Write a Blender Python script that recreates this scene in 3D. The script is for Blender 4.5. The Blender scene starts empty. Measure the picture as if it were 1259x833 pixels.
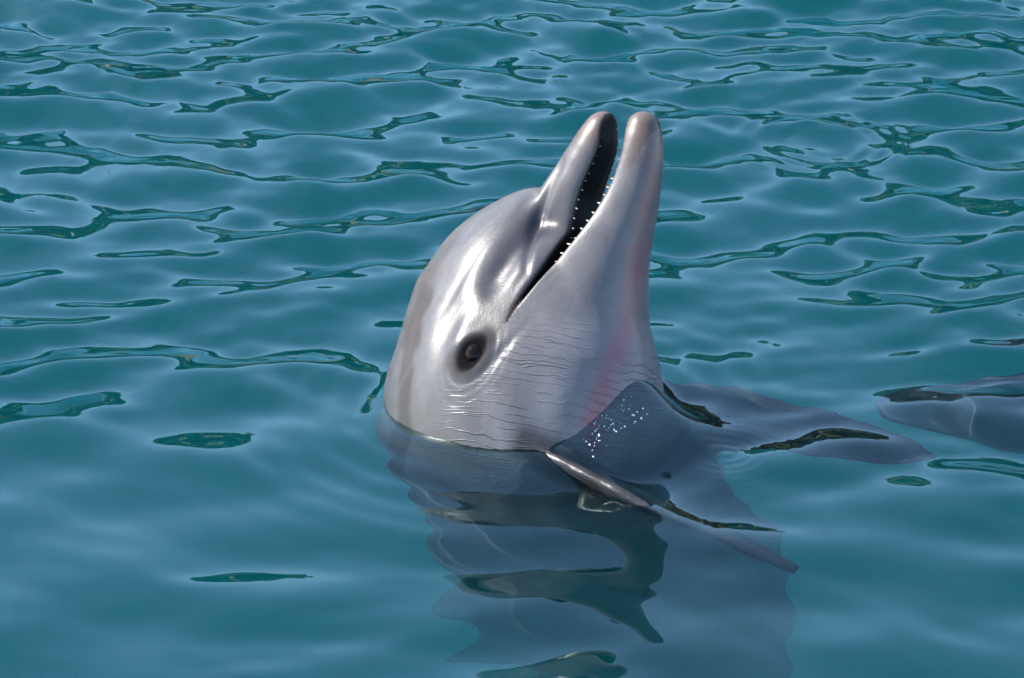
import bpy, math, random
import numpy as np
from mathutils import Matrix, Vector

sc = bpy.context.scene
rad = math.radians

# ------------------------------------------------------------------ camera
PITCH = rad(24.0)          # looking down on the water
DIST = 3.6                 # camera to dolphin, metres
PXW, PXH = 1259.0, 833.0   # size of the photograph, 1 px = 1 mm at the dolphin
U = np.array([1.0, 0, 0])
V = np.array([0, math.sin(PITCH), math.cos(PITCH)])
W = np.array([0, -math.cos(PITCH), math.sin(PITCH)])
ORG = np.array([0, 0, -0.02])            # photograph pixel (630, 520)
TGT = ORG + V * 0.1035
CAM = TGT + W * DIST
cam_d = bpy.data.cameras.new('camera')
cam = bpy.data.objects.new('camera', cam_d)
sc.collection.objects.link(cam)
cam.location = CAM
cam.rotation_euler = (math.pi / 2 - PITCH, 0, 0)
cam_d.sensor_width = 36.0
cam_d.lens = 36.0 * DIST / (PXW / 1000.0)
cam_d.clip_start = 0.05
cam_d.clip_end = 2000
sc.camera = cam

# ------------------------------------------------------------------ sky, sun, exposure
SUN_AZ = rad(-77)     # measured from +Y towards +X
SUN_EL = rad(44)
to_sun = Vector((math.sin(SUN_AZ) * math.cos(SUN_EL), math.cos(SUN_AZ) * math.cos(SUN_EL), math.sin(SUN_EL)))
world = bpy.data.worlds.new('World')
sc.world = world
world.use_nodes = True
wn = world.node_tree
bg = wn.nodes['Background']
sky = wn.nodes.new('ShaderNodeTexSky')
sky.sky_type = 'NISHITA'
sky.sun_disc = False
sky.sun_elevation = SUN_EL
sky.sun_rotation = SUN_AZ
sky.air_density = 1.0
sky.dust_density = 0.5
sky.ozone_density = 1.8
wn.links.new(sky.outputs[0], bg.inputs[0])
bg.inputs[1].default_value = 0.15
sun_d = bpy.data.lights.new('sun', 'SUN')
sun_d.energy = 5.0
sun_d.angle = rad(0.5)
sun_d.color = (1.0, 0.95, 0.87)
sun = bpy.data.objects.new('sun', sun_d)
sc.collection.objects.link(sun)
sun.rotation_euler = to_sun.to_track_quat('Z', 'Y').to_euler()
sun.location = (-3, -2, 4)
sun_d.cycles.is_caustics_light = True
vs = sc.view_settings
vs.view_transform = 'Standard'
vs.look = 'None'
vs.gamma = 1.0
vs.use_curve_mapping = False
vs.exposure = 1.5
cy = sc.cycles
cy.use_denoising = True
cy.max_bounces = 16
cy.diffuse_bounces = 4
cy.glossy_bounces = 4
cy.transmission_bounces = 8
cy.volume_bounces = 4
cy.use_adaptive_sampling = True
cy.adaptive_threshold = 0.02
cy.transparent_max_bounces = 8
cy.sample_clamp_indirect = 4.0
cy.caustics_reflective = False
cy.caustics_refractive = True
cy.blur_glossy = 0.0

# ------------------------------------------------------------------ helpers
def sstep(e0, e1, x):
    t = np.clip((x - e0) / (e1 - e0), 0, 1)
    return t * t * (3 - 2 * t)

def smin(a, b, k):
    h = np.clip(0.5 + 0.5 * (b - a) / k, 0, 1)
    return b + (a - b) * h - k * h * (1 - h)

def smax(a, b, k):
    return -smin(-a, -b, k)

def cone(p, a, b, ra, rb):
    """rounded cone between two points"""
    a = np.asarray(a); b = np.asarray(b)
    ba = b - a
    l2 = float(ba @ ba)
    h = np.clip(((p - a) @ ba) / l2, 0, 1)
    h = np.clip(h, 0, 1)
    d = p - a - h[:, None] * ba
    return np.sqrt((d * d).sum(1)) - (ra + (rb - ra) * h)

def chain(p, pts, k):
    f = None
    for i in range(len(pts) - 1):
        g = cone(p, pts[i][0], pts[i + 1][0], pts[i][1], pts[i + 1][1])
        f = g if f is None else smin(f, g, k)
    return f

def polyline_x(tab, y):
    tab = sorted(tab)
    return np.interp(y, [t[0] for t in tab], [t[1] for t in tab])

def fin(p, root, ld, cd, length, prof, thick, thick_tip):
    """flattened blade: prof = [(l fraction, chord centre, half chord)]"""
    ld = np.asarray(ld, float); ld = ld / np.linalg.norm(ld)
    cd = np.asarray(cd, float); cd = cd - ld * (cd @ ld); cd = cd / np.linalg.norm(cd)
    hd = np.cross(ld, cd)
    d = p - root
    l = (d @ ld) / length
    c = d @ cd
    h = d @ hd
    lc = np.clip(l, 0, 1)
    fr = [q[0] for q in prof]
    c0 = np.interp(lc, fr, [q[1] for q in prof])
    hc = np.interp(lc, fr, [q[2] for q in prof])
    th = thick + (thick_tip - thick) * lc
    k = np.sqrt(((c - c0) / hc) ** 2 + (h / th) ** 2)
    f = (k - 1) * np.minimum(th, hc)
    over = np.maximum(np.maximum(l - 1, -l), 0) * length
    return np.sqrt(np.maximum(f, 0) ** 2 + over ** 2) + np.minimum(f, 0) * (over <= 0)

def axis_grid(segs):
    """[(start, end, step)...] -> coordinates"""
    out = []
    for a, b, s in segs:
        n = max(1, int(round((b - a) / s)))
        out += list(a + (b - a) * np.arange(n) / n)
    out.append(segs[-1][1])
    return np.array(out)

def evalf(f, P, chunk=400000):
    out = np.empty(len(P))
    for i in range(0, len(P), chunk):
        out[i:i + chunk] = f(P[i:i + chunk])
    return out

def isosurface(f, gx, gy, gz, block=6, reach=1.0, steps=3):
    """surface nets on a rectilinear grid, evaluated only in blocks near the surface"""
    nx, ny, nz = len(gx), len(gy), len(gz)
    F = np.ones((nx, ny, nz), np.float32)
    ax = [np.arange(0, n, block) for n in (nx, ny, nz)]
    def mid(g, i):
        j = np.minimum(i + block, len(g) - 1)
        return 0.5 * (g[i] + g[j]), 0.5 * (g[j] - g[i])
    (cx, hx), (cy_, hy), (cz, hz) = mid(gx, ax[0]), mid(gy, ax[1]), mid(gz, ax[2])
    A, B, C = np.meshgrid(cx, cy_, cz, indexing='ij')
    HA, HB, HC = np.meshgrid(hx, hy, hz, indexing='ij')
    fc = evalf(f, np.stack([A.ravel(), B.ravel(), C.ravel()], 1)).reshape(A.shape)
    r = np.sqrt(HA ** 2 + HB ** 2 + HC ** 2) * reach + 0.004
    band = np.abs(fc) < r
    for i, j, k in np.argwhere(~band & (fc < 0)):
        F[ax[0][i]:ax[0][i] + block, ax[1][j]:ax[1][j] + block, ax[2][k]:ax[2][k] + block] = -1
    idx = np.argwhere(band)
    off = np.stack(np.meshgrid(*[np.arange(block)] * 3, indexing='ij'), -1).reshape(-1, 3)
    for s in range(0, len(idx), 1500):
        I = (idx[s:s + 1500, None, :] * block + off[None]).reshape(-1, 3)
        I = I[(I[:, 0] < nx) & (I[:, 1] < ny) & (I[:, 2] < nz)]
        F[I[:, 0], I[:, 1], I[:, 2]] = f(np.stack([gx[I[:, 0]], gy[I[:, 1]], gz[I[:, 2]]], 1))
    S = F < 0
    n = np.zeros((nx - 1, ny - 1, nz - 1), np.uint8)
    for a in (0, 1):
        for b in (0, 1):
            for c in (0, 1):
                n += S[a:nx - 1 + a, b:ny - 1 + b, c:nz - 1 + c]
    cells = np.argwhere((n > 0) & (n < 8))
    del n
    vid = np.full((nx - 1, ny - 1, nz - 1), -1, np.int32)
    vid[cells[:, 0], cells[:, 1], cells[:, 2]] = np.arange(len(cells))
    acc = np.zeros((len(cells), 3)); cnt = np.zeros(len(cells))
    G = (gx, gy, gz)
    for axis in range(3):
        o1, o2 = [q for q in range(3) if q != axis]
        for a in (0, 1):
            for b in (0, 1):
                c0 = cells.copy(); c0[:, o1] += a; c0[:, o2] += b
                c1 = c0.copy(); c1[:, axis] += 1
                f0 = F[tuple(c0.T)]; f1 = F[tuple(c1.T)]
                m = (f0 < 0) != (f1 < 0)
                t = np.where(m, f0 / np.where(m, f0 - f1, 1), 0)
                pos = np.stack([G[q][c0[:, q]] for q in range(3)], 1)
                pos[:, axis] += t * (G[axis][c1[:, axis]] - G[axis][c0[:, axis]])
                acc += pos * m[:, None]; cnt += m
    Vt = acc / cnt[:, None]
    faces = []
    for axis in range(3):
        o1, o2 = (axis + 1) % 3, (axis + 2) % 3
        sl0 = [slice(None)] * 3; sl1 = [slice(None)] * 3
        sl0[axis] = slice(0, -1); sl1[axis] = slice(1, None)
        ed = np.argwhere(S[tuple(sl0)] != S[tuple(sl1)])
        ed = ed[(ed[:, o1] > 0) & (ed[:, o2] > 0) & (ed[:, o1] < F.shape[o1] - 1) & (ed[:, o2] < F.shape[o2] - 1)]
        sgn = S[tuple(ed.T)]
        q = []
        for da, db in ((-1, -1), (0, -1), (0, 0), (-1, 0)):
            c = ed.copy(); c[:, o1] += da; c[:, o2] += db
            q.append(vid[tuple(c.T)])
        q = np.stack(q, 1)
        q[~sgn] = q[~sgn][:, ::-1]
        faces.append(q)
    faces = np.concatenate(faces)
    e = 5e-4
    for _ in range(steps):
        f0 = evalf(f, Vt)
        g = np.stack([(evalf(f, Vt + e * np.eye(3)[q]) - evalf(f, Vt - e * np.eye(3)[q])) / (2 * e) for q in range(3)], 1)
        g2 = np.maximum((g * g).sum(1), 0.05)
        st = -(f0 / g2)[:, None] * g
        ln = np.linalg.norm(st, axis=1)
        st *= np.minimum(1, 0.0025 / np.maximum(ln, 1e-9))[:, None]
        Vt = Vt + st
    return Vt, faces

def np_mesh(name, verts, faces, smooth=True):
    me = bpy.data.meshes.new(name)
    verts = np.asarray(verts, np.float32); faces = np.asarray(faces, np.int32)
    k = faces.shape[1]
    me.vertices.add(len(verts)); me.vertices.foreach_set('co', verts.ravel())
    me.loops.add(faces.size); me.loops.foreach_set('vertex_index', faces.ravel())
    me.polygons.add(len(faces)); me.polygons.foreach_set('loop_start', np.arange(0, faces.size, k, dtype=np.int32))
    me.polygons.foreach_set('loop_total', np.full(len(faces), k, np.int32))
    me.update(calc_edges=True)
    me.validate()
    if smooth:
        me.polygons.foreach_set('use_smooth', np.ones(len(me.polygons), bool))
    return me

def add_obj(name, me, mat=None, parent=None, matrix=None):
    o = bpy.data.objects.new(name, me)
    sc.collection.objects.link(o)
    if mat is not None and not me.materials:
        me.materials.append(mat)
    if parent is not None:
        o.parent = parent
    if matrix is not None:
        o.matrix_local = matrix
    return o

def project(P):
    """world points -> photograph pixels"""
    d = P - CAM
    z = -(d @ W)
    s = DIST / z * 1000
    return 629.5 + (d @ U) * s, 416.5 - (d @ V) * s

def ray(px, py):
    d = -W * DIST + U * (px - 629.5) / 1000 + V * (416.5 - py) / 1000
    return d / np.linalg.norm(d)

def value_noise(P, seed, scale):
    """smooth 3d lattice noise in -1..1"""
    rng = np.random.RandomState(seed)
    T = rng.uniform(-1, 1, (32, 32, 32))
    Q = P * scale
    i = np.floor(Q).astype(int); f = Q - i
    f = f * f * (3 - 2 * f)
    r = 0
    for a in (0, 1):
        for b in (0, 1):
            for c in (0, 1):
                w = (f[:, 0] if a else 1 - f[:, 0]) * (f[:, 1] if b else 1 - f[:, 1]) * (f[:, 2] if c else 1 - f[:, 2])
                r = r + w * T[(i[:, 0] + a) % 32, (i[:, 1] + b) % 32, (i[:, 2] + c) % 32]
    return r

# node helper
def new_mat(name):
    m = bpy.data.materials.new(name); m.use_nodes = True
    nt = m.node_tree
    for n in list(nt.nodes):
        nt.nodes.remove(n)
    out = nt.nodes.new('ShaderNodeOutputMaterial')
    return m, nt, out

# ------------------------------------------------------------------ materials
def water_material():
    m, nt, out = new_mat('water_surface')
    g = nt.nodes.new('ShaderNodeBsdfGlass')
    g.inputs['Color'].default_value = (0.82, 0.98, 1.0, 1)
    g.inputs['Roughness'].default_value = 0.0
    g.inputs["IOR"].default_value = 1.42
    nt.links.new(g.outputs[0], out.inputs['Surface'])
    return m

def depth_material():
    """what the water holds in suspension: absorbs red, scatters green and blue"""
    m, nt, out = new_mat('water_depth')
    s = nt.nodes.new('ShaderNodeVolumeScatter')
    s.inputs['Color'].default_value = (0.01, 1.0, 0.84, 1)
    s.inputs['Density'].default_value = 0.29
    s.inputs['Anisotropy'].default_value = -0.2
    a = nt.nodes.new('ShaderNodeVolumeAbsorption')
    a.inputs['Color'].default_value = (0.15, 0.68, 0.60, 1)
    a.inputs['Density'].default_value = 0.48
    ad = nt.nodes.new('ShaderNodeAddShader')
    nt.links.new(s.outputs[0], ad.inputs[0]); nt.links.new(a.outputs[0], ad.inputs[1])
    nt.links.new(ad.outputs[0], out.inputs['Volume'])
    return m

def skin_material():
    m, nt, out = new_mat('dolphin_skin')
    N, L = nt.nodes, nt.links
    b = N.new('ShaderNodeBsdfPrincipled')
    L.new(b.outputs[0], out.inputs['Surface'])
    at = N.new('ShaderNodeAttribute'); at.attribute_name = 'skin'
    wr = N.new('ShaderNodeAttribute'); wr.attribute_name = 'marks'   # r wrinkles, g pores, b wetness
    tc = N.new('ShaderNodeTexCoord')
    sep = N.new('ShaderNodeSeparateColor'); L.new(wr.outputs['Color'], sep.inputs[0])
    # fine mottling
    n1 = N.new('ShaderNodeTexNoise'); n1.inputs['Scale'].default_value = 22; n1.inputs['Detail'].default_value = 6
    n1.inputs['Roughness'].default_value = 0.6
    L.new(tc.outputs['Object'], n1.inputs['Vector'])
    mr = N.new('ShaderNodeMapRange'); mr.inputs[1].default_value = 0.3; mr.inputs[2].default_value = 0.7
    mr.inputs[3].default_value = 0.84; mr.inputs[4].default_value = 1.14
    L.new(n1.outputs['Fac'], mr.inputs[0])
    n2 = N.new('ShaderNodeTexNoise'); n2.inputs['Scale'].default_value = 320; n2.inputs['Detail'].default_value = 3
    L.new(tc.outputs['Object'], n2.inputs['Vector'])
    mr2 = N.new('ShaderNodeMapRange'); mr2.inputs[1].default_value = 0.25; mr2.inputs[2].default_value = 0.75
    mr2.inputs[3].default_value = 0.92; mr2.inputs[4].default_value = 1.07
    L.new(n2.outputs['Fac'], mr2.inputs[0])
    mu = N.new('ShaderNodeMath'); mu.operation = 'MULTIPLY'
    L.new(mr.outputs[0], mu.inputs[0]); L.new(mr2.outputs[0], mu.inputs[1])
    mx = N.new('ShaderNodeVectorMath'); mx.operation = 'SCALE'
    L.new(at.outputs['Color'], mx.inputs[0]); L.new(mu.outputs[0], mx.inputs['Scale'])
    # wrinkles: ridged noise squeezed along the head axis (local X)
    wc = N.new('ShaderNodeAttribute'); wc.attribute_name = 'crease'
    def mth(op, a_, b_=None, v=None):
        q = N.new('ShaderNodeMath'); q.operation = op
        L.new(a_, q.inputs[0])
        if b_ is not None: L.new(b_, q.inputs[1])
        if v is not None: q.inputs[1].default_value = v
        return q.outputs[0]
    def noise(vec, scale, detail=2.0, stretch=(1, 1, 1)):
        mp = N.new('ShaderNodeMapping'); mp.inputs['Scale'].default_value = stretch
        L.new(vec, mp.inputs['Vector'])
        q = N.new('ShaderNodeTexNoise'); q.inputs['Scale'].default_value = scale; q.inputs['Detail'].default_value = detail
        L.new(mp.outputs[0], q.inputs['Vector'])
        return q.outputs['Fac']
    cx = N.new('ShaderNodeSeparateXYZ'); L.new(wc.outputs['Vector'], cx.inputs[0])
    def creases(freq, wob, wide, seed, keep):
        ph = mth('ADD', mth('MULTIPLY', cx.outputs[0], v=freq), mth('MULTIPLY', noise(wc.outputs['Vector'], 26 + seed, 3.0, (1, 0.5, 0.5)), v=wob))
        fr = mth('ABSOLUTE', mth('SUBTRACT', mth('FRACT', ph), v=0.5))
        ln = N.new('ShaderNodeMapRange'); ln.interpolation_type = 'SMOOTHSTEP'
        ln.inputs[1].default_value = 0.0; ln.inputs[2].default_value = wide; ln.inputs[3].default_value = 1.0; ln.inputs[4].default_value = 0.0
        L.new(fr, ln.inputs[0])
        gate = N.new('ShaderNodeMapRange'); gate.interpolation_type = 'SMOOTHSTEP'
        gate.inputs[1].default_value = keep; gate.inputs[2].default_value = keep + 0.10
        L.new(noise(wc.outputs['Vector'], 60 + 7 * seed, 1.0, (1, 0.22, 0.22)), gate.inputs[0])
        return mth('MULTIPLY', ln.outputs[0], gate.outputs[0])
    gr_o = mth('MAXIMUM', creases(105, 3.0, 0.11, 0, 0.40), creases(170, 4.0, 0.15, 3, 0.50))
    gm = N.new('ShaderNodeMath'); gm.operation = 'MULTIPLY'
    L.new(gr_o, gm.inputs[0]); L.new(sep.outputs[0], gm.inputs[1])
    # darker colour along the wrinkle grooves
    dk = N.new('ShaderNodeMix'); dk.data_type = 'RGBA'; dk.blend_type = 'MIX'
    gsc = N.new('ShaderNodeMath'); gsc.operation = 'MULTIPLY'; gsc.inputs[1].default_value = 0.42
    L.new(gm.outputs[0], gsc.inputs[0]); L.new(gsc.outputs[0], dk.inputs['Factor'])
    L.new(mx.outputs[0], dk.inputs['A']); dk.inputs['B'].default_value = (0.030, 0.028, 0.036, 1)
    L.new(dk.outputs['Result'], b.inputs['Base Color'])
    # heights
    hm = N.new('ShaderNodeMath'); hm.operation = 'MULTIPLY'; hm.inputs[1].default_value = -1.0
    L.new(gm.outputs[0], hm.inputs[0])
    bp = N.new('ShaderNodeBump'); bp.inputs['Strength'].default_value = 0.5; bp.inputs['Distance'].default_value = 0.0012
    L.new(hm.outputs[0], bp.inputs['Height'])
    bp2 = N.new('ShaderNodeBump'); bp2.inputs['Strength'].default_value = 0.25; bp2.inputs['Distance'].default_value = 0.0006
    L.new(n2.outputs['Fac'], bp2.inputs['Height']); L.new(bp.outputs[0], bp2.inputs['Normal'])
    n4 = N.new('ShaderNodeTexNoise'); n4.inputs['Scale'].default_value = 45; n4.inputs['Detail'].default_value = 3
    mp4 = N.new('ShaderNodeMapping'); mp4.inputs['Scale'].default_value = (0.25, 1.0, 1.0)
    L.new(tc.outputs['Object'], mp4.inputs['Vector']); L.new(mp4.outputs[0], n4.inputs['Vector'])
    bp3 = N.new('ShaderNodeBump'); bp3.inputs['Strength'].default_value = 0.35; bp3.inputs['Distance'].default_value = 0.0018
    L.new(n4.outputs['Fac'], bp3.inputs['Height']); L.new(bp2.outputs[0], bp3.inputs['Normal'])
    vo = N.new('ShaderNodeTexVoronoi'); vo.inputs['Scale'].default_value = 95; vo.inputs['Randomness'].default_value = 1.0
    L.new(tc.outputs['Object'], vo.inputs['Vector'])
    vs_ = N.new('ShaderNodeSeparateColor'); L.new(vo.outputs['Color'], vs_.inputs[0])
    rad_ = N.new('ShaderNodeMapRange'); rad_.inputs[1].default_value = 0.80; rad_.inputs[2].default_value = 1.0
    rad_.inputs[3].default_value = 0.0; rad_.inputs[4].default_value = 0.26
    L.new(vs_.outputs[0], rad_.inputs[0])
    dq = N.new('ShaderNodeMath'); dq.operation = 'SUBTRACT'; L.new(rad_.outputs[0], dq.inputs[0]); L.new(vo.outputs['Distance'], dq.inputs[1])
    dm = N.new('ShaderNodeMath'); dm.operation = 'MAXIMUM'; dm.inputs[1].default_value = 0.0; L.new(dq.outputs[0], dm.inputs[0])
    bd = N.new('ShaderNodeBump'); bd.inputs['Strength'].default_value = 1.0; bd.inputs['Distance'].default_value = 0.006
    L.new(dm.outputs[0], bd.inputs['Height'])
    bp5 = N.new('ShaderNodeBump'); bp5.inputs['Strength'].default_value = 0.4; bp5.inputs['Distance'].default_value = 0.0018
    L.new(n4.outputs['Fac'], bp5.inputs['Height']); L.new(bp5.outputs[0], bd.inputs['Normal'])
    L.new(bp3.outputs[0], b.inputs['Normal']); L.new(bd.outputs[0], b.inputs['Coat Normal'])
    rr = N.new('ShaderNodeMapRange'); rr.inputs[1].default_value = 0.3; rr.inputs[2].default_value = 0.7
    rr.inputs[3].default_value = 0.31; rr.inputs[4].default_value = 0.44
    L.new(n1.outputs['Fac'], rr.inputs[0]); L.new(rr.outputs[0], b.inputs['Roughness'])
    b.inputs['IOR'].default_value = 1.45
    ct = N.new('ShaderNodeMapRange'); ct.inputs[3].default_value = 0.12; ct.inputs[4].default_value = 0.0
    L.new(sep.outputs[1], ct.inputs[0]); L.new(ct.outputs[0], b.inputs['Coat Weight'])
    sp = N.new('ShaderNodeMapRange'); sp.inputs[3].default_value = 0.38; sp.inputs[4].default_value = 0.0
    L.new(sep.outputs[1], sp.inputs[0]); L.new(sp.outputs[0], b.inputs['Specular IOR Level'])
    b.inputs['Coat Roughness'].default_value = 0.13
    b.inputs['Subsurface Weight'].default_value = 0.0
    return m

def simple_mat(name, col, rough, coat=0.0, noise=0.0, scale=60):
    m, nt, out = new_mat(name)
    b = nt.nodes.new('ShaderNodeBsdfPrincipled')
    nt.links.new(b.outputs[0], out.inputs['Surface'])
    b.inputs['Base Color'].default_value = (*col, 1)
    b.inputs['Roughness'].default_value = rough
    b.inputs['Coat Weight'].default_value = coat
    b.inputs['Coat Roughness'].default_value = 0.03
    if noise:
        tc = nt.nodes.new('ShaderNodeTexCoord')
        n = nt.nodes.new('ShaderNodeTexNoise'); n.inputs['Scale'].default_value = scale; n.inputs['Detail'].default_value = 4
        nt.links.new(tc.outputs['Object'], n.inputs['Vector'])
        cr = nt.nodes.new('ShaderNodeValToRGB')
        cr.color_ramp.elements[0].position = 0.3; cr.color_ramp.elements[1].position = 0.7
        cr.color_ramp.elements[0].color = (*[c * (1 - noise) for c in col], 1)
        cr.color_ramp.elements[1].color = (*[min(1, c * (1 + noise)) for c in col], 1)
        nt.links.new(n.outputs['Fac'], cr.inputs['Fac'])
        nt.links.new(cr.outputs['Color'], b.inputs['Base Color'])
    return m

M_water = water_material()
M_depth = depth_material()
M_skin = skin_material()
M_eye = simple_mat('eye', (0.005, 0.003, 0.002), 0.5, 0.32, 0.4, 400)
M_eye.node_tree.nodes['Principled BSDF'].inputs['Specular IOR Level'].default_value = 0.0
M_tooth = simple_mat('tooth', (0.34, 0.31, 0.25), 0.3, 0.3, 0.12, 300)
M_leaf = simple_mat('foliage', (0.080, 0.105, 0.035), 0.7, 0, 0.5, 0.8)
M_soil = simple_mat('bank_soil', (0.16, 0.13, 0.08), 0.9, 0, 0.4, 0.5)

# ------------------------------------------------------------------ water surface
_rng = np.random.RandomState(11)
WAVES = []
def add_waves(n, lam, slope, spread, main=90):
    for _ in range(n):
        l = lam * math.exp(_rng.uniform(-0.28, 0.28))
        th = rad(main + _rng.normal(0, spread))
        k = 2 * math.pi / l
        WAVES.append((k * math.cos(th), k * math.sin(th), slope / k * math.sqrt(2.0 / n), _rng.uniform(0, 2 * math.pi), l))
add_waves(6, 0.55, 0.040, 30)
add_waves(10, 0.28, 0.070, 26, 84)
add_waves(18, 0.165, 0.115, 25, 95)
add_waves(22, 0.105, 0.105, 28, 86)
add_waves(22, 0.065, 0.060, 36)
CHOP = len(WAVES)
add_waves(16, 0.042, 0.045, 80)

def water_height(x, y):
    r = np.sqrt(x * x + (y * 1.0) ** 2)
    wx = x + 0.035 * np.sin(3.1 * y + 1.0) + 0.02 * np.sin(7.3 * x + 4.1 * y)
    wy = y + 0.035 * np.sin(2.7 * x + 2.0) + 0.02 * np.sin(6.1 * x - 5.2 * y + 1.3)
    near = sstep(0.06, -0.42, y + 0.12 * np.sin(2.2 * x))          # water lies calmer on the camera's side
    lee = np.exp(-((x - 0.1) ** 2 + (y + 0.05) ** 2) / 0.20)
    h = np.zeros_like(x)
    for nw, (kx, ky, a, ph, l) in enumerate(WAVES):
        g = 1.0
        if nw >= CHOP:                     # fine chop where the dolphin stirs the water, and far out
            h += a * np.maximum(0.35 * np.exp(-((np.sqrt((x - 0.1) ** 2 + (y + 0.03) ** 2)) / 0.33) ** 2), 0.8 * sstep(0.4, 1.6, y)) * np.sin(kx * wx + ky * wy + ph)
            continue
        if l < 0.55:
            g = 1.16 * (1 - 0.52 * near) * (1 - 0.15 * lee)
        if l < 0.14:
            g = g * (1 - 0.45 * near) * (0.85 + 0.28 * sstep(0.6, 1.8, y))
        h += a * g * np.sin(kx * wx + ky * wy + ph)
    h *= 1 - 0.45 * lee
    h = h + 6.0 * np.maximum(h, 0) ** 2                             # crests a little sharper than troughs
    h *= (1 - 0.75 * np.exp(-((x - 0.02) ** 2 + (y + 0.02) ** 2) / 0.06))
    # rings spreading from the dolphin's neck
    rr = np.sqrt(((x - 0.01) / 1.05) ** 2 + y ** 2)
    ang = np.arctan2(y, x)
    ring = np.exp(-np.maximum(rr - 0.17, 0) / 0.11) * (0.5 + 0.5 * np.sin(2 * ang + 0.6)) 
    h += 0.0016 * ring * np.sin((rr - 0.16) * 2 * math.pi / 0.045)
    r2 = np.sqrt((x - 0.255) ** 2 + (y + 0.13) ** 2)
    h += 0.0007 * np.exp(-r2 / 0.05) * np.sin(r2 * 2 * math.pi / 0.016)
    r3 = np.sqrt((x - 0.47) ** 2 + (y - 0.95) ** 2)
    h += 0.0008 * np.exp(-((r3 - 0.1) / 0.06) ** 2) * np.sin(r3 * 2 * math.pi / 0.03)
    fade = 1 - sstep(5.0, 9.0, np.sqrt(x * x + y * y))
    return h * fade

FIX = [None]
def fitted_height(x, y):
    """waves + the way the water heaps and sinks along the dolphin's neck"""
    h = water_height(x, y)
    if FIX[0] is not None:
        for (cx, cy_), w in zip(*FIX[0]):
            h = h + w * np.exp(-((x - cx) ** 2 + (y - cy_) ** 2) / (2 * 0.042 ** 2))
    return h

def grow(a, b, s, g=1.22):
    out = [a]; 
    while out[-1] < b:
        s *= g
        out.append(out[-1] + s)
    return out[1:]
def make_water():
    dense_x = axis_grid([(-1.5, -0.75, 0.009), (-0.75, 0.8, 0.0055), (0.8, 1.5, 0.009)])
    dense_y = axis_grid([(-1.4, -0.95, 0.009), (-0.95, 0.55, 0.0055), (0.55, 2.8, 0.009)])
    gx = np.array([-q for q in grow(1.5, 400, 0.009)][::-1] + list(dense_x) + grow(1.5, 400, 0.009))
    gy = np.array([-q for q in grow(1.4, 400, 0.009)][::-1] + list(dense_y) + grow(2.8, 400, 0.009))
    nx, ny = len(gx), len(gy)
    X, Y = np.meshgrid(gx, gy, indexing='ij')
    Z = fitted_height(X, Y)
    m = (np.abs(X - 0.1) < 0.45) & (np.abs(Y + 0.1) < 0.42)
    P = np.stack([X[m], Y[m], Z[m]], 1)
    d = evalf(dolphin_sdf, P)
    Z[m] += 0.0045 * np.exp(-np.abs(d) / 0.008)           # water clinging to the skin
    v = np.stack([X, Y, Z], -1).reshape(-1, 3)
    i = np.arange(nx * ny).reshape(nx, ny)
    f = np.stack([i[:-1, :-1], i[1:, :-1], i[1:, 1:], i[:-1, 1:]], -1).reshape(-1, 4)
    o = add_obj('water', np_mesh('water', v, f), M_water)
    o['kind'] = 'structure'
    o['label'] = 'rippled teal water with reflections of sky and dark wooded bank'
    o.cycles.is_caustics_caster = True
    # the body of water: same top, closed by a skirt and a floor
    border = np.concatenate([i[:, 0], i[-1, 1:], i[-2::-1, -1], i[0, -2:0:-1]])
    vt = v + np.array([0, 0, 0.0015])
    bv = v[border].copy(); bv[:, 2] = -14.0
    nb = len(border)
    low = len(v) + np.arange(nb)
    sk = np.stack([border, low, np.roll(low, -1), np.roll(border, -1)], 1)
    cen = len(v) + nb
    tri = np.stack([low, np.full(nb, cen), np.roll(low, -1)], 1)
    me = bpy.data.meshes.new('water_depth')
    me.from_pydata(np.concatenate([vt, bv, [[0, 0, -14.0]]]).tolist(), [], np.concatenate([f, sk]).tolist() + tri.tolist())
    me.polygons.foreach_set('use_smooth', np.ones(len(me.polygons), bool))
    me.update()
    add_obj('water_depth', me, M_depth, o)
    return o
# ------------------------------------------------------------------ head frame of the dolphin
LEAN, ROLL = rad(9), rad(28)
tx, ty = 0.365, 0.931
T0 = tx * U + ty * V
N0 = ty * U - tx * V
AX = math.cos(LEAN) * T0 + math.sin(LEAN) * W        # towards the beak
Q0 = math.cos(LEAN) * W - math.sin(LEAN) * T0
NV = math.cos(ROLL) * N0 + math.sin(ROLL) * Q0       # towards the throat
RT = -math.sin(ROLL) * N0 + math.cos(ROLL) * Q0      # towards its right side
HM = np.stack([AX, NV, RT], 1)

def H(px, py, q=0.0):
    """photograph pixel + distance from the head's middle plane (mm) -> head coordinates, metres"""
    x, y, q = (px - 630) / 1000, (520 - py) / 1000, q / 1000
    ai, ni = x * tx + y * ty, x * ty - y * tx
    n = (ni + q * math.sin(ROLL)) / math.cos(ROLL)
    a = (ai + math.sin(LEAN) * (n * math.sin(ROLL) + q * math.cos(ROLL))) / math.cos(LEAN)
    return np.array([a, n, q])

def to_head(P):
    return (P - ORG) @ HM
def to_world(h):
    return ORG + HM @ np.asarray(h)

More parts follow.
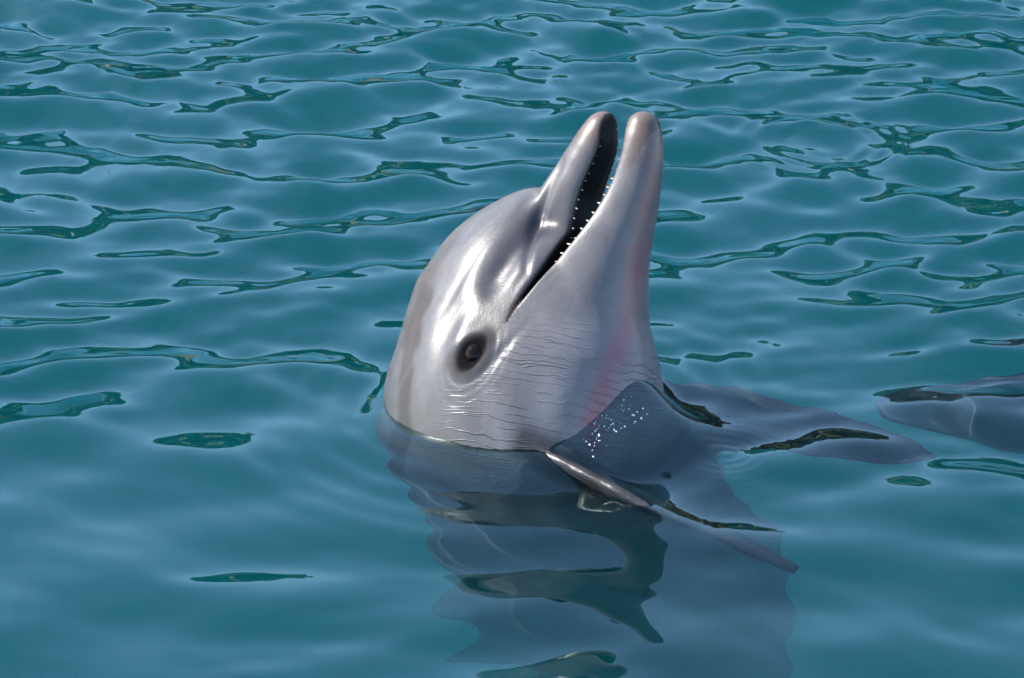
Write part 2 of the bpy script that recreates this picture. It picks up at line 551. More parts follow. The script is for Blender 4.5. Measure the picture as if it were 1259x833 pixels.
R_ = lambda px, py, r: (H(px, py), r / 1000)
def spline(pts, m):
    """Catmull-Rom resampling of (centre, radius) pairs"""
    A = np.array([list(p[0]) + [p[1]] for p in pts])
    A = np.concatenate([[2 * A[0] - A[1]], A, [2 * A[-1] - A[-2]]])
    out = []
    for i in range(1, len(A) - 2):
        for t in np.arange(m) / m:
            p0, p1, p2, p3 = A[i - 1:i + 3]
            out.append(0.5 * (2 * p1 + (p2 - p0) * t + (2 * p0 - 5 * p1 + 4 * p2 - p3) * t * t + (3 * p1 - p0 - 3 * p2 + p3) * t ** 3))
    out.append(A[-2])
    return [(q[:3], q[3]) for q in out]
SKULL = [R_(652, 385, 122), R_(647, 430, 141), R_(640, 480, 153), R_(645, 540, 160)]
MELON = None
MELON = spline([R_(616, 376, 97), R_(636, 325, 69), R_(661, 281, 46)], 3)
UPPER = spline([R_(741, 162, 22), R_(728, 194, 29), R_(703, 246, 37), R_(678, 300, 50), R_(652, 352, 68)], 3)
LOWER = spline([R_(788, 163, 21), R_(783, 200, 28), R_(772, 242, 35), R_(754, 285, 46), R_(730, 330, 64), R_(710, 375, 84), R_(700, 430, 95)], 3)
# lip lines on the near side (px, py, distance from the middle plane)
UP_LIP = [(739, 160, 20), (735, 182, 26), (725, 210, 30), (710, 245, 34), (691, 289, 42), (675, 317, 52), (650, 348, 68), (632, 379, 88), (624, 397, 98)]
LO_LIP = [(769, 155, 17), (764, 182, 24), (757, 205, 28), (742, 240, 33), (718, 277, 43), (690, 311, 54), (659, 347, 70), (635, 381, 90), (625, 398, 98)]
def upper_raw(h):
    m = h.copy(); m[:, 2] *= 1.30
    return chain(m, MELON, 0.008), chain(h * np.array([1, 1, 0.90]), UPPER, 0.006)
def lower_raw(h):
    return chain(h * np.array([1, 1, 0.95]), LOWER, 0.006)
def skull_raw(h):
    return chain(h * np.array([1, 1, 1.16]), SKULL, 0.04)
def lip_table(lip, raw):
    """where the photographed lip line lies on the jaw: line of sight against the uncut jaw"""
    tab = []
    for px, py, q in lip:
        d = ray(px, py)
        P = CAM + np.arange(3.2, 3.9, 0.001)[:, None] * d
        h = to_head(P)
        v = raw(h) if py < 305 else uncut(h)
        i = np.argmax(v < 0) if (v < 0).any() else np.argmin(v)
        tab.append((h[i][0], h[i][1]))
    tab = np.array(sorted(tab))
    cf = np.polyfit(tab[:, 0], tab[:, 1], 5)             # one smooth lip line
    aa = np.linspace(tab[0, 0], tab[-1, 0], 24)
    return list(zip(aa, np.polyval(cf, aa)))
def end_tab(tab, da):
    (a0, n0), (a1, n1) = tab[-3], tab[-1]
    return tab + [(a1 + da, n1 + (n1 - n0) / (a1 - a0) * da)]
def uncut(h):
    a = h[:, 0]
    mel, up = upper_raw(h)
    return smin(smin(smin(skull_raw(h), mel, 0.06), up, 0.012), lower_raw(h), 0.012)
_up = lambda h: smin(skull_raw(h), smin(*upper_raw(h), 0.02), 0.04)
_lo = lambda h: smin(lower_raw(h), skull_raw(h), 0.03)
up_tab = end_tab(lip_table(UP_LIP, _up), 0.04)
lo_tab = end_tab(lip_table(LO_LIP, _lo), 0.04)
print('UP', np.round(up_tab, 3).tolist()); print('LO', np.round(lo_tab, 3).tolist())
A_CORNER = min(up_tab[0][0], lo_tab[0][0])
EYE_PX = (580, 434)

BODY = [((0.012, 0.0, -0.02), 0.158), ((0.045, 0.0, -0.16), 0.174), ((0.088, 0.01, -0.34), 0.192),
        ((0.135, 0.02, -0.56), 0.202), ((0.185, 0.06, -0.82), 0.188), ((0.21, 0.12, -1.10), 0.15),
        ((0.22, 0.20, -1.38), 0.097), ((0.20, 0.28, -1.64), 0.052), ((0.18, 0.33, -1.80), 0.035)]
BODY = [(np.array(p), r) for p, r in BODY]
BODY = spline(BODY, 2)
VEN = np.array([math.cos(rad(32)), -math.sin(rad(32)), 0.0])     # belly direction below the water
LAT = np.array([-VEN[1] * -1, 0, 0])
LAT = np.array([-math.sin(rad(32)), -math.cos(rad(32)), 0.0])    # its right side, towards the camera
FLIP = [(0, 0.0, 0.062), (0.15, 0.004, 0.068), (0.4, 0.012, 0.066), (0.65, 0.030, 0.052), (0.85, 0.052, 0.032), (0.95, 0.066, 0.018), (1.0, 0.074, 0.006)]
NEAR_ROOT = np.array([0.045, -0.125, -0.024]); NEAR_TIP = np.array([0.285, -0.375, -0.026])
FAR_ROOT = np.array([0.12, 0.06, -0.075]); FAR_TIP = np.array([0.52, 0.025, -0.085])
FLIPF = [(q[0], q[1] * 1.1, q[2] * 1.3) for q in FLIP]

EN = [None]
def eye_terms(h, f, ec):
    d = h - ec
    # almond lids: a raised rim round a shallow socket, long axis along the head
    e = np.sqrt((d[:, 0] / 0.036) ** 2 + (d[:, 1] / 0.024) ** 2 + (d[:, 2] / 0.05) ** 2)
    f = f - 0.002 * np.exp(-((e - 0.75) / 0.22) ** 2)
    for er, ed in ((1.15, 0.0014), (1.5, 0.0010), (1.85, 0.0007)):          # lid folds
        f = f + ed * np.exp(-((e * 1.05 - er) / 0.075) ** 2) * sstep(-0.9, 0.3, -(d[:, 0] / 0.036) + 0.6 * (d[:, 1] / 0.024))
    b = np.sqrt(((d[:, 0] - 0.004) / 0.030) ** 2 + ((d[:, 1] + 0.027) / 0.012) ** 2 + (d[:, 2] / 0.05) ** 2)
    f = f - 0.006 * np.exp(-b ** 2)
    f = f + 0.006 * np.exp(-(e / 0.45) ** 2)
    g = d[:, 1] - 0.030 - 0.20 * d[:, 0]
    f = f + 0.0018 * np.exp(-(g / 0.005) ** 2) * np.exp(-((d[:, 0] - 0.012) / 0.03) ** 2) * (d[:, 2] > -0.06)
    return f

EC = [None]
CREASE_A, CREASE_N = [0, 1], [9, 9]
def head_sdf(h):
    sk = skull_raw(h)
    mel, up = upper_raw(h)
    lo = lower_raw(h)
    a = h[:, 0]
    nu = polyline_x(up_tab, a); nl = polyline_x(lo_tab, a)
    # in front of the mouth corner each jaw keeps to its own side of the gape
    free = 0.2 * sstep(A_CORNER + 0.05, A_CORNER - 0.01, a)
    mid = 0.5 * (nu + nl)
    lo = smax(lo, mid - h[:, 1] - free, 0.004)
    up = smax(up, h[:, 1] - mid - free, 0.004)
    mel = smax(mel, h[:, 1] - mid - free, 0.004)
    kk = 0.007 + 0.045 * sstep(0.25, 0.10, a)
    f = smin(sk, mel, 0.06)
    t = np.clip(0.5 + 0.5 * (up - f) / kk, 0, 1)
    f2 = up + (f - up) * t - kk * t * (1 - t)
    klo = 0.004 + 0.06 * sstep(0.22, 0.08, a)
    t = np.clip(0.5 + 0.5 * (lo - f2) / klo, 0, 1)
    f = lo + (f2 - lo) * t - klo * t * (1 - t)
    # the gape
    nl = np.maximum(nl, nu + 0.0015)
    w = np.maximum(nu - h[:, 1], h[:, 1] - nl)
    w = np.maximum(w, (A_CORNER - a))
    f = smax(f, -w, 0.0045)
    # groove along the foot of the beak and soft folds over the melon
    ee = sstep(0.045, 0.085, np.abs(a - EC[0][0])) if EC[0] is not None else 1.0
    m1 = h[:, 1] - np.interp(a, [0.10, 0.20, 0.30], [-0.032, -0.040, -0.034])
    f = f + 0.011 * ee * np.exp(-(m1 / 0.021) ** 2) * sstep(0.05, 0.20, a) * sstep(0.31, 0.24, a)
    m2 = h[:, 1] - np.interp(a, CREASE_A, CREASE_N)
    f = f + 0.0045 * np.exp(-(m2 / 0.0070) ** 2) * sstep(0.13, 0.25, a) * sstep(0.335, 0.31, a)
    m3 = h[:, 1] - np.interp(a, [0.10, 0.20, 0.30], [-0.080, -0.080, -0.066])
    f = f + 0.0012 * np.exp(-(m3 / 0.006) ** 2) * sstep(0.08, 0.15, a) * sstep(0.28, 0.20, a)
    f = f - 0.003 * np.sin(h[:, 0] * 47 + 3 * h[:, 1] * 20) * np.sin(h[:, 1] * 39 + 1.0) * sstep(0.18, 0.05, a) * sstep(-0.1, 0.0, a)
    if EC[0] is not None:
        f = eye_terms(h, f, EC[0])
        f = eye_terms(h, f, EC[0] * np.array([1, 1, -1]))
        # ear pin-hole dimple and cheek dent
    return f

# flippers: the near one is seen edge-on, the far one lies flat
def near_flipper(P):
    nd = NEAR_TIP - NEAR_ROOT
    return fin(P, NEAR_ROOT, nd, np.array([0.0, 0.76, -0.65]), np.linalg.norm(nd), FLIP, 0.018, 0.008)
def far_flipper(P):
    fd = FAR_TIP - FAR_ROOT
    return fin(P, FAR_ROOT, fd, np.array([0.30, -1.0, -0.12]), np.linalg.norm(fd), FLIPF, 0.021, 0.005)

def dolphin_sdf(P):
    h = to_head(P)
    b = chain(P, BODY, 0.02)
    f = np.where(P[:, 2] > -0.5, smin(head_sdf(h), b, 0.05), b)
    f = smin(f, near_flipper(P), 0.015)
    f = smin(f, far_flipper(P), 0.03)
    # dorsal fin
    dd = -VEN * 0.9 + np.array([0, 0, -0.55])
    root = np.array([0.18, 0.05, -0.86]) - VEN * 0.12
    g = fin(P, root, dd, np.array([0, 0, -1.0]), 0.33, [(0, 0, 0.17), (0.4, 0.03, 0.13), (0.7, 0.07, 0.075), (0.9, 0.10, 0.03), (1, 0.115, 0.008)], 0.028, 0.006)
    f = smin(f, g, 0.035)
    # tail flukes
    for s in (-1, 1):
        fl = LAT * s + np.array([0, 0, -0.45])
        g = fin(P, np.array([0.18, 0.33, -1.74]), fl, np.array([0, 0, -1.0]), 0.33, [(0, 0.0, 0.085), (0.5, 0.0, 0.06), (0.85, 0.03, 0.025), (1, 0.045, 0.006)], 0.022, 0.005)
        f = smin(f, g, 0.02)
    return f

def march(px, py, f, t0=3.0, t1=4.2):
    d = ray(px, py)
    ts = np.arange(t0, t1, 0.001)
    v = f(CAM + ts[:, None] * d)
    i = np.argmax(v < 0)
    return CAM + ts[i] * d

# the crease between beak and melon, read off the photograph
_c = sorted(tuple(to_head(march(px, py, dolphin_sdf)[None])[0]) for px, py in ((678, 224), (670, 245), (662, 265), (655, 288), (649, 312), (645, 335)))
CREASE_A, CREASE_N = [q[0] for q in _c], [q[1] for q in _c]
print('crease', np.round(CREASE_A, 3), np.round(CREASE_N, 3))
# eye position: where that line of sight meets the cheek
EC[0] = to_head(march(*EYE_PX, dolphin_sdf)[None])[0]
_e = EC[0]; EC[0] = None
EN[0] = np.array([head_sdf((_e + 0.004 * v)[None])[0] - head_sdf((_e - 0.004 * v)[None])[0] for v in np.eye(3)])
EN[0] /= np.linalg.norm(EN[0]); EC[0] = _e

# the waterline in the photograph, pixel by pixel, and how far the water stands above the skin there
LINE = [(474, 503, 0), (490, 522, 0), (520, 536, 0), (560, 547, 0), (600, 554, 0), (640, 558, 0), (680, 560, 0), (712, 556, 0), (718, 530, 0), (722, 503, 0),
        (745, 490, 0), (770, 479, 0), (792, 468, 0), (750, 530, 0.022), (775, 510, 0.018), (770, 548, 0.02), (735, 552, 0.014)]
def fit_waterline():
    pts = [march(px, py, dolphin_sdf) + np.array([0, 0, dz]) for px, py, dz in LINE]
    P = np.array(pts)
    base = water_height(P[:, 0], P[:, 1])
    D = P[:, 2] - base
    G = np.exp(-((P[:, None, :2] - P[None, :, :2]) ** 2).sum(-1) / (2 * 0.042 ** 2))
    w = np.linalg.solve(G.T @ G + 0.05 * np.eye(len(P)), G.T @ D)
    print('waterline z', np.round(P, 3).tolist())
    FIX[0] = (P[:, :2], w)
fit_waterline()
make_water()

def make_dolphin():
    gx = axis_grid([(-0.36, -0.19, 0.008), (-0.19, 0.23, 0.0030), (0.23, 0.62, 0.007)])
    gy = axis_grid([(-0.50, -0.20, 0.0075), (-0.20, 0.22, 0.0030), (0.22, 0.72, 0.009)])
    gz = axis_grid([(-2.05, -0.42, 0.010), (-0.42, -0.04, 0.0055), (-0.04, 0.48, 0.0030)])
    Vt, Fc = isosurface(dolphin_sdf, gx, gy, gz)
    h = to_head(Vt)
    px, py = project(Vt)
    # ---- skin colour, in the head's own coordinates
    c = np.tile(np.array([0.250, 0.240, 0.245]), (len(Vt), 1))
    def mixc(col, w):
        nonlocal c
        w = np.clip(w, 0, 1)[:, None]
        c = c * (1 - w) + np.array(col) * w
    axis_n = np.interp(h[:, 0], [-0.1, 0.1, 0.2, 0.3, 0.4], [0.0, 0.0, 0.02, 0.0, 0.0])
    n = h[:, 1]; a = h[:, 0]; q = h[:, 2]
    nz1 = value_noise(h, 3, 14); nz2 = value_noise(h, 5, 45); nz3 = value_noise(h * np.array([0.3, 1, 1]), 8, 60)
    mixc((0.49, 0.465, 0.50), sstep(0.00, 0.11, n + 0.02 * nz1) * sstep(-0.10, 0.02, a))      # paler throat and lower jaw
    mixc((0.20, 0.18, 0.175), 0.75 * sstep(-0.105, -0.135, n + 0.01 * nz3) * sstep(0.19, 0.12, a))         # dark cape on the back
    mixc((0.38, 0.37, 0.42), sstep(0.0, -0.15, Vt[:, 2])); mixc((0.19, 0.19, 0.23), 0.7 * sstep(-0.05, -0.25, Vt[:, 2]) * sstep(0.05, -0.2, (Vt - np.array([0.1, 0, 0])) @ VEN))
    # two dark bands back over the melon; the broad one also paints in groove shade
    for off, wd, st_ in ((-0.072, 0.008, 0.6), (-0.038, 0.021, 0.95)):
        line = n - off - 0.004 * nz3
        mixc((0.062, 0.060, 0.080), st_ * np.exp(-(line / wd) ** 2) * sstep(0.06, 0.13, a) * sstep(0.31, 0.24, a))
    lip = n - polyline_x(up_tab, a)
    mixc((0.085, 0.082, 0.105), 0.75 * sstep(-0.050, -0.012, lip) * sstep(0.004, -0.004, lip) * sstep(0.07, 0.12, a) * sstep(0.26, 0.19, a))
    mixc((0.34, 0.31, 0.32), 0.6 * sstep(0.24, 0.30, a) * sstep(0.02, -0.01, n - polyline_x(up_tab, a)))
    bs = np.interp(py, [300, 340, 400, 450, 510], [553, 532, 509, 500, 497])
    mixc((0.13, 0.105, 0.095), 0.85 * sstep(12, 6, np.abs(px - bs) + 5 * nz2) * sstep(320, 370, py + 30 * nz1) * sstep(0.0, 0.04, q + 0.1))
    # beak tips, rubbed paler and brownish
    mixc((0.62, 0.50, 0.40), 0.9 * sstep(0.345, 0.395, a + 0.02 * nz2) * (n > 0.04) * (0.55 + 0.45 * sstep(-0.3, 0.4, value_noise(h, 17, 70)))); mixc((0.28, 0.20, 0.18), 0.6 * sstep(0.30, 0.36, a) * sstep(0.2, 0.7, value_noise(h, 19, 55)) * (n > 0.04))
    mixc((0.30, 0.215, 0.17), 0.85 * sstep(0.335, 0.385, a + 0.015 * nz2) * (n < 0.04))
    # pink streak low on the throat
    pxs = np.interp(py, [150, 200, 260, 330, 400, 480, 520], [806, 804, 793, 783, 770, 742, 730])
    st = np.exp(-((px - pxs) / (9 + 6 * (py > 300))) ** 2) * sstep(150, 200, py) * (0.55 + 0.45 * sstep(-0.4, 0.5, value_noise(h, 21, 35) + 0.4 * sstep(300, 380, py)))
    front = (Vt - CAM) @ W > -DIST - 0.1
    mixc((0.80, 0.24, 0.32), 1.0 * st * (0.62 + 0.38 * sstep(-0.35, 0.35, nz2 + 0.6 * nz1)) * sstep(-0.02, 0.03, Vt[:, 2]) * (n > 0.03) * (near_flipper(Vt) > 0.02))
    mixc((0.42, 0.28, 0.33), 0.45 * sstep(745, 790, px) * sstep(250, 330, py) * (n > 0.05) * sstep(-0.06, 0, Vt[:, 2]))
    flp = np.minimum(near_flipper(Vt), far_flipper(Vt))
    mixc((0.105, 0.110, 0.130), sstep(0.02, 0.0, flp)); mixc((0.060, 0.048, 0.042), sstep(0.015, 0.0, near_flipper(Vt)) * (0.6 + 0.4 * nz2))
    matte = np.zeros(len(Vt))
    # round the eye
    for s in (1, -1):
        d = h - EC[0] * np.array([1, 1, s])
        dn = d[:, 1] - 0.10 * d[:, 0]
        e = np.sqrt((d[:, 0] / 0.031) ** 2 + (dn / 0.0195) ** 2 + (d[:, 2] / 0.06) ** 2) + 0.06 * nz2
        mixc((0.012, 0.010, 0.012), 0.96 * sstep(1.25, 0.55, e)); matte = np.maximum(matte, sstep(1.5, 0.7, e)); mixc((0.10, 0.095, 0.105), 0.6 * sstep(1.9, 1.2, e) * sstep(0.7, 1.0, e))
        e2 = np.sqrt(((d[:, 0] - 0.055) / 0.030) ** 2 + ((d[:, 1] - 0.004) / 0.015) ** 2 + (d[:, 2] / 0.06) ** 2)
        mixc((0.10, 0.085, 0.09), 0.65 * sstep(1.15, 0.6, e2))
    # inside of the mouth: its shade is put into a near-black colour
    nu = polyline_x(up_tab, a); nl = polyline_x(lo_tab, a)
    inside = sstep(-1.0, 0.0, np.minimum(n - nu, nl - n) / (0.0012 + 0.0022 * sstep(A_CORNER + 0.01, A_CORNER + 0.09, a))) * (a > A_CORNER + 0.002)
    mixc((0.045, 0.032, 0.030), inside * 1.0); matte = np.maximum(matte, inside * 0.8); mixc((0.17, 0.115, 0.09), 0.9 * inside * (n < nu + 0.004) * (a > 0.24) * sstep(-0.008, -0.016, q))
    matte = np.maximum(matte, sstep(-0.005, -0.03, Vt[:, 2]))
    # pale scratches
    sc_ = np.zeros(len(Vt))
    rg = np.random.RandomState(4)
    for _ in range(26):
        a0, n0_ = rg.uniform(0.0, 0.34), rg.uniform(-0.12, 0.15)
        dr = rg.uniform(-0.6, 0.6); ln = rg.uniform(0.01, 0.05)
        u = (a - a0) * math.cos(dr) + (n - n0_) * math.sin(dr); v = -(a - a0) * math.sin(dr) + (n - n0_) * math.cos(dr)
        sc_ = np.maximum(sc_, np.exp(-(v / 0.0022) ** 2) * sstep(ln, ln * 0.5, np.abs(u)) * rg.uniform(0.15, 0.5))
    mixc((0.50, 0.47, 0.48), sc_ * 0.5 * (q > 0) * (matte < 0.02) * (Vt[:, 2] > 0.01))
    # ---- wrinkle mask: cheek and throat between eye and flippers
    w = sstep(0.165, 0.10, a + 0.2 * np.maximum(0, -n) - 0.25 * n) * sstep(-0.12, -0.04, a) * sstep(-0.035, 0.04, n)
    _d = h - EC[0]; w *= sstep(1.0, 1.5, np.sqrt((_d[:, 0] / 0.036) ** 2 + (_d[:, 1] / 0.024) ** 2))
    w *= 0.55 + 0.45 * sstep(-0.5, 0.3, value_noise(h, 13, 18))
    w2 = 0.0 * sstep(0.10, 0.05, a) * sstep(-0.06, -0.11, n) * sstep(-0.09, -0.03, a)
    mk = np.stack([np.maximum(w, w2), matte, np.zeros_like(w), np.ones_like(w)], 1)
    # ---- build, with the head frame as the object's own frame
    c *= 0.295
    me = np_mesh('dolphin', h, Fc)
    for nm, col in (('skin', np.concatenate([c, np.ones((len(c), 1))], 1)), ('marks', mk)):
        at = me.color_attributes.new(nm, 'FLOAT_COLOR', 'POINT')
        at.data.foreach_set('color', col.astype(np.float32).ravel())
    # creases run round the head, fanning a little behind the eye
    cs = 0.935 * a - 0.30 * n + 0.9 * (n - 0.03) ** 2
    ca = me.attributes.new('crease', 'FLOAT_VECTOR', 'POINT')
    ca.data.foreach_set('vector', np.stack([cs, n, q], 1).astype(np.float32).ravel())
    mw = Matrix.Identity(4)
    for i in range(3):
        for j in range(3):
            mw[i][j] = HM[i][j]
        mw[i][3] = ORG[i]
    o = add_obj('dolphin', me, M_skin, None, mw)
    o['label'] = 'grey dolphin rearing its head out of the water with its beak open'
    o['category'] = 'dolphin'
    o.cycles.is_caustics_receiver = True
    return o
dolphin = make_dolphin()

# ------------------------------------------------------------------ eyes and teeth
def ball(name, r, seg=28, rings=16, squash=(1, 1, 1)):
    v, f = [], []
    for i in range(rings + 1):
        t = math.pi * i / rings
        for j in range(seg):
            p = 2 * math.pi * j / seg
            v.append((r * squash[0] * math.sin(t) * math.cos(p), r * squash[1] * math.sin(t) * math.sin(p), r * squash[2] * math.cos(t)))
    for i in range(rings):
        for j in range(seg):
            f.append((i * seg + j, (i + 1) * seg + j, (i + 1) * seg + (j + 1) % seg, i * seg + (j + 1) % seg))
    me = bpy.data.meshes.new(name)
    me.from_pydata(v, [], f)
    me.polygons.foreach_set('use_smooth', np.ones(len(me.polygons), bool))
    return me
eye_me = ball('eye', 0.0135, squash=(1.15, 0.95, 1.0))
for s in (1, -1):
    e = add_obj('eye', eye_me, M_eye, dolphin)
    e.location = (EC[0] - 0.0095 * EN[0]) * np.array([1, 1, s])

def tooth_mesh():
    v, f = [], []
    prof = [(0.0, 0.0026), (0.004, 0.0026), (0.0075, 0.0020), (0.010, 0.0011), (0.0112, 0.0003)]
    n = 8
    for z, r in prof:
        for j in range(n):
            p = 2 * math.pi * j / n
            v.append((r * math.cos(p), r * math.sin(p) + 12 * z * z, z))
    for i in range(len(prof) - 1):
        for j in range(n):
            f.append((i * n + j, i * n + (j + 1) % n, (i + 1) * n + (j + 1) % n, (i + 1) * n + j))
    f.append(tuple((len(prof) - 1) * n + j for j in range(n)))
    me = bpy.data.meshes.new('tooth')
    me.from_pydata(v, [], f)
    me.polygons.foreach_set('use_smooth', np.ones(len(me.polygons), bool))
    return me
tooth_me = tooth_mesh()
tooth_me.materials.append(M_tooth)
rt = random.Random(2)
for row, tab in (('upper', up_tab), ('lower', lo_tab)):
    tab = sorted(tab)
    a_hi = H(745, 152)[0] if row == 'upper' else H(772, 196)[0]
    a_lo = A_CORNER + 0.075
    a = a_hi - 0.006
    while a > a_lo:
        n = polyline_x(tab, a)
        sgn = 1 if row == 'upper' else -1
        qs = np.linspace(0.0, 0.12, 240)
        hh = np.stack([np.full_like(qs, a), np.full_like(qs, n - sgn * 0.004), qs], 1)
        mel, up = upper_raw(hh)
        fv = np.minimum(up, mel) if row == 'upper' else lower_raw(hh)
        qlip = qs[np.argmax(fv > 0)] - 0.0075
        if qlip > 0.004:
            for s in (1, -1):
                t = add_obj('tooth', tooth_me, None, dolphin)
                z = Vector((rt.uniform(-0.12, 0.12), sgn, s * 0.18)).normalized()
                t.rotation_mode = 'QUATERNION'
                t.rotation_quaternion = z.to_track_quat('Z', 'Y')
                t.location = (a + rt.uniform(-0.001, 0.001), n - sgn * 0.0038, s * qlip)
                k = (0.5 if row == 'upper' and s > 0 else 0.7) * rt.uniform(0.85, 1.1) * (0.75 + 0.25 * min(1, (a_hi - a) / 0.05))
                t.scale = (k, k, k)
        a -= 0.0115

# ------------------------------------------------------------------ a second dolphin gliding under the surface
SUB_AX = np.array([-0.985, -0.17, 0.03]); SUB_AX /= np.linalg.norm(SUB_AX)
SUB_UP = np.array([0.0, 0.25, 1.0]); SUB_UP -= SUB_AX * (SUB_UP @ SUB_AX); SUB_UP /= np.linalg.norm(SUB_UP)
SUB_RT = np.cross(SUB_AX, SUB_UP)
SUB_O = np.array([0.49, 0.21, -0.27])            # tip of its beak
SUBM = np.stack([SUB_AX, SUB_UP, SUB_RT], 1)
SUB_CH = spline([(np.array(p) * 1.0, r) for p, r in (((-0.02, 0, 0), 0.018), ((-0.08, 0.002, 0), 0.036), ((-0.13, 0.010, 0), 0.060), ((-0.19, 0.020, 0), 0.098),
          ((-0.32, 0.02, 0), 0.125), ((-0.50, 0.01, 0), 0.165), ((-0.80, 0.0, 0), 0.205), ((-1.15, 0.0, 0), 0.20), ((-1.5, 0.0, 0), 0.14),
          ((-1.85, 0.0, 0), 0.075), ((-2.15, 0.0, 0), 0.035))], 2)
def sub_sdf(h):
    f = chain(h, SUB_CH, 0.02)
    for s_ in (-1, 1):
        f = smin(f, fin(h, np.array([-0.55, -0.09, 0.11 * s_]), np.array([-0.55, -0.45, 0.7 * s_]), np.array([-1.0, 0, 0]), 0.36, FLIP, 0.02, 0.005), 0.025)
        f = smin(f, fin(h, np.array([-2.1, 0, 0]), np.array([-0.45, 0, s_]), np.array([-1.0, 0, 0]), 0.32, [(0, 0.0, 0.085), (0.5, 0.0, 0.06), (0.85, 0.03, 0.025), (1, 0.045, 0.006)], 0.02, 0.005), 0.02)
    f = smin(f, fin(h, np.array([-1.12, 0.15, 0]), np.array([-0.55, 0.9, 0]), np.array([-1.0, 0, 0]), 0.30, [(0, 0, 0.16), (0.4, 0.03, 0.12), (0.7, 0.07, 0.07), (1, 0.115, 0.008)], 0.026, 0.006), 0.03)
    return f
def make_submerged():
    Vt, Fc = isosurface(sub_sdf, axis_grid([(-2.45, -0.4, 0.014), (-0.4, 0.04, 0.007)]), axis_grid([(-0.46, 0.50, 0.009)]), axis_grid([(-0.42, 0.42, 0.009)]))
    me = np_mesh('dolphin', Vt, Fc)
    w = sstep(0.02, -0.10, Vt[:, 1])[:, None]
    c = np.array([0.026, 0.028, 0.042]) * (1 - w) + np.array([0.07, 0.07, 0.085]) * w
    at = me.color_attributes.new('skin', 'FLOAT_COLOR', 'POINT')
    at.data.foreach_set('color', np.concatenate([c, np.ones((len(c), 1))], 1).astype(np.float32).ravel())
    at = me.color_attributes.new('marks', 'FLOAT_COLOR', 'POINT')
    at.data.foreach_set('color', np.tile(np.array([0, 1, 0, 1], np.float32), len(c)))
    mw = Matrix.Identity(4)
    for i in range(3):
        for j in range(3):
            mw[i][j] = SUBM[i][j]
        mw[i][3] = SUB_O[i]
    o = add_obj('dolphin', me, M_skin, None, mw)
    o['label'] = 'blurred grey dolphin gliding wholly under the surface beyond the flipper'
    o['category'] = 'dolphin'
    o.cycles.is_caustics_receiver = True
    for s_ in (1, -1):
        e = add_obj('eye', eye_me, M_eye, o)
        e.location = (-0.31, -0.005, s_ * 0.112)
make_submerged()

# ------------------------------------------------------------------ white bubbles added for the sparkle where the water heaps over the chest
def make_sparkle_bubbles():
    rg = np.random.RandomState(9)
    unit = []
    for i in range(5):
        t = math.pi * i / 4
        for j in range(8):
            p = 2 * math.pi * j / 8
            unit.append((math.sin(t) * math.cos(p), math.sin(t) * math.sin(p), math.cos(t)))
    unit = np.array(unit)
    uf = np.array([(i * 8 + j, (i + 1) * 8 + j, (i + 1) * 8 + (j + 1) % 8, i * 8 + (j + 1) % 8) for i in range(4) for j in range(8)])
    arc = [(0.098, -0.158), (0.096, -0.150), (0.104, -0.140), (0.118, -0.132), (0.136, -0.122), (0.154, -0.108)]
    vs_, fs_ = [], []
    for k in range(70):
        if k < 70:
            q = rg.uniform(0, len(arc) - 1); i = int(q)
            x = arc[i][0] + (arc[i + 1][0] - arc[i][0]) * (q - i) + rg.normal(0, 0.006)
            y = arc[i][1] + (arc[i + 1][1] - arc[i][1]) * (q - i) + rg.normal(0, 0.008)
            r = rg.uniform(0.0005, 0.0016)
        else:
            x, y, r = rg.uniform(-0.6, 0.6), rg.uniform(-0.7, 0.7), rg.uniform(0.0004, 0.0008)
        z = float(fitted_height(np.array([x]), np.array([y]))[0])
        fs_.append(uf + 40 * k)
        vs_.append(unit * r + np.array([x, y, z + 0.3 * r]))
    o = add_obj('sparkle_bubbles', np_mesh('sparkle_bubbles', np.concatenate(vs_), np.concatenate(fs_)), simple_mat('sparkle_bubbles', (0.75, 0.78, 0.80), 0.15, 0.8, 0.05, 200))
    o['kind'] = 'stuff'
    o['label'] = 'tiny white bubbles added as sparkle on the water heaped over the chest'
make_sparkle_bubbles()

# ------------------------------------------------------------------ wooded bank across the water, seen only mirrored in the ripples
def make_bank():
    gx = np.linspace(-60, 60, 81); gy = np.linspace(14.5, 60, 24)
    X, Y = np.meshgrid(gx, gy, indexing='ij')
    rise = sstep(0, 14, Y - 15.5 - 1.2 * np.sin(X * 0.21) - 0.6 * np.sin(X * 0.57 + 1))
    Z = -0.6 + 3.2 * rise + 0.15 * np.sin(X * 0.9) * np.sin(Y * 0.7)
    i = np.arange(X.size).reshape(X.shape)
    f = np.stack([i[:-1, :-1], i[1:, :-1], i[1:, 1:], i[:-1, 1:]], -1).reshape(-1, 4)
    o = add_obj('terrain', np_mesh('terrain', np.stack([X, Y, Z], -1).reshape(-1, 3), f), M_soil)
    o['kind'] = 'structure'
make_bank()

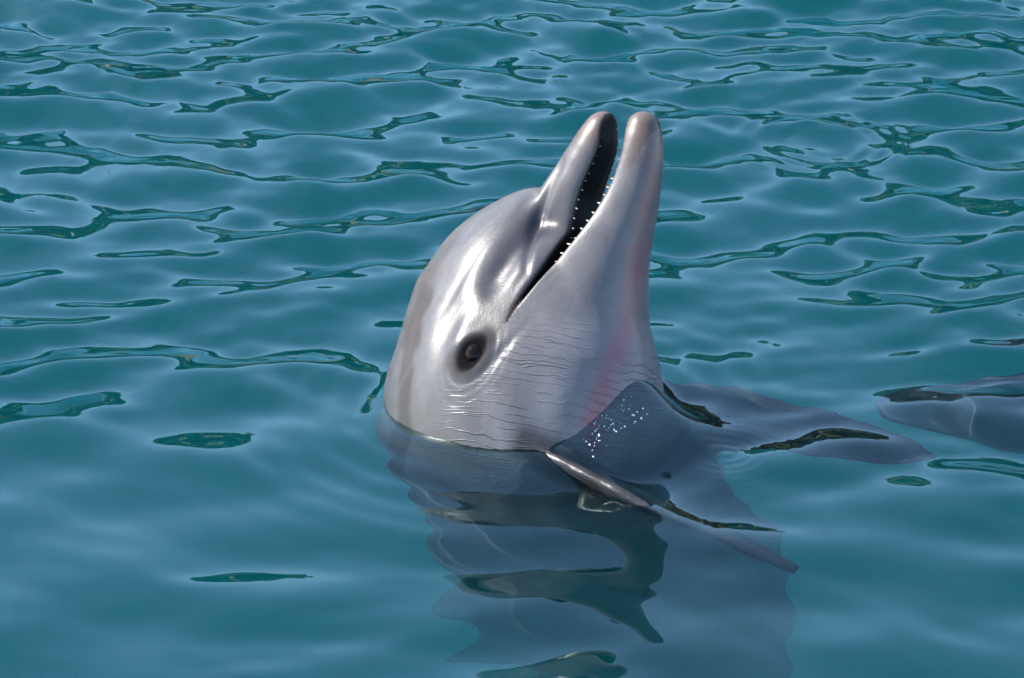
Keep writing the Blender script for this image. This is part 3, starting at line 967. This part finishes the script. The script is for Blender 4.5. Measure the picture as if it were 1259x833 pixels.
def leaf_crown(rng, rx, rz, n):
    """n leaf clumps spread through an uneven crown volume"""
    lobes = rng.normal(0, 0.45, (9, 3)); lobes[:, 2] *= 0.8
    k = rng.randint(0, 9, n)
    d = rng.normal(0, 1, (n, 3)); d /= np.linalg.norm(d, axis=1)[:, None]
    p = lobes[k] + d * (0.55 * rng.uniform(0.5, 1, n) ** 0.5)[:, None]
    p = p * np.array([rx, rx, rz])
    s = rng.uniform(0.10, 0.24, n)
    a = rng.normal(0, 1, (n, 3)); a /= np.linalg.norm(a, axis=1)[:, None]
    b = np.cross(a, rng.normal(0, 1, (n, 3))); b /= np.linalg.norm(b, axis=1)[:, None]
    a *= s[:, None]; b *= (s * 0.6)[:, None]
    v = np.stack([p - a, p - b, p + a, p + b], 1).reshape(-1, 3)
    return v, np.arange(4 * n).reshape(-1, 4)
def trunk_mesh(rng, h):
    v, f = [], []
    def limb(p0, p1, r0, r1):
        p0, p1 = np.array(p0), np.array(p1)
        b = len(v); d = (p1 - p0) / np.linalg.norm(p1 - p0)
        x = np.cross(d, [0.3, 1, 0.2]); x /= np.linalg.norm(x); y = np.cross(d, x)
        for t, r in ((0, r0), (0.5, (r0 + r1) / 2), (1, r1)):
            c = p0 + (p1 - p0) * t + (rng.normal(0, 0.05, 3) if t == 0.5 else 0)
            for j in range(7):
                w = 2 * math.pi * j / 7
                v.append(c + r * (x * math.cos(w) + y * math.sin(w)))
        for k in range(2):
            for j in range(7):
                f.append((b + k * 7 + j, b + k * 7 + (j + 1) % 7, b + k * 7 + 7 + (j + 1) % 7, b + k * 7 + 7 + j))
    limb((0, 0, -0.4), (0, 0, h), 0.16, 0.09)
    for _ in range(5):
        w = rng.uniform(0, 6.28)
        limb((0, 0, h * rng.uniform(0.6, 0.95)), (0.9 * math.cos(w), 0.9 * math.sin(w), h + rng.uniform(0.2, 1.0)), 0.07, 0.025)
    return np.array(v), np.array(f)
M_bark = simple_mat('bark', (0.10, 0.075, 0.05), 0.9, 0, 0.3, 4)
wood = []
rb = np.random.RandomState(31)
for k in range(4):
    h = rb.uniform(0.8, 1.3)
    tv, tf = trunk_mesh(rb, h)
    cv, cf = leaf_crown(rb, 1.5, 1.05, 2200)
    wood.append((np_mesh('trunk', tv, tf), np_mesh('crown', cv, cf, False), h))
    wood[-1][0].materials.append(M_bark); wood[-1][1].materials.append(M_leaf)
k = 0
for row, (yy, zz, step) in enumerate(((17.6, 0.1, 2.1), (21.5, 1.0, 2.6))):
    x = -26.0 + row
    while x < 26:
        tr, crn, h = wood[k % 4]
        t = bpy.data.objects.new('tree', None); sc.collection.objects.link(t)
        sc_ = rb.uniform(1.05, 1.65)
        t.location = (x + rb.uniform(-0.5, 0.5), yy + rb.uniform(-0.8, 0.8), zz)
        t.scale = (sc_, sc_, sc_ * rb.uniform(0.85, 1.2)); t.rotation_euler = (0, 0, rb.uniform(0, 6.28))
        t['label'] = 'dark green tree on the wooded bank, mirrored in the ripples'
        t['category'] = 'tree'; t['group'] = 'trees on the wooded bank'
        a = add_obj('trunk', tr, None, t)
        b = add_obj('crown', crn, None, t); b.location = (0, 0, h + 0.6)
        x += step * rb.uniform(0.8, 1.3); k += 1
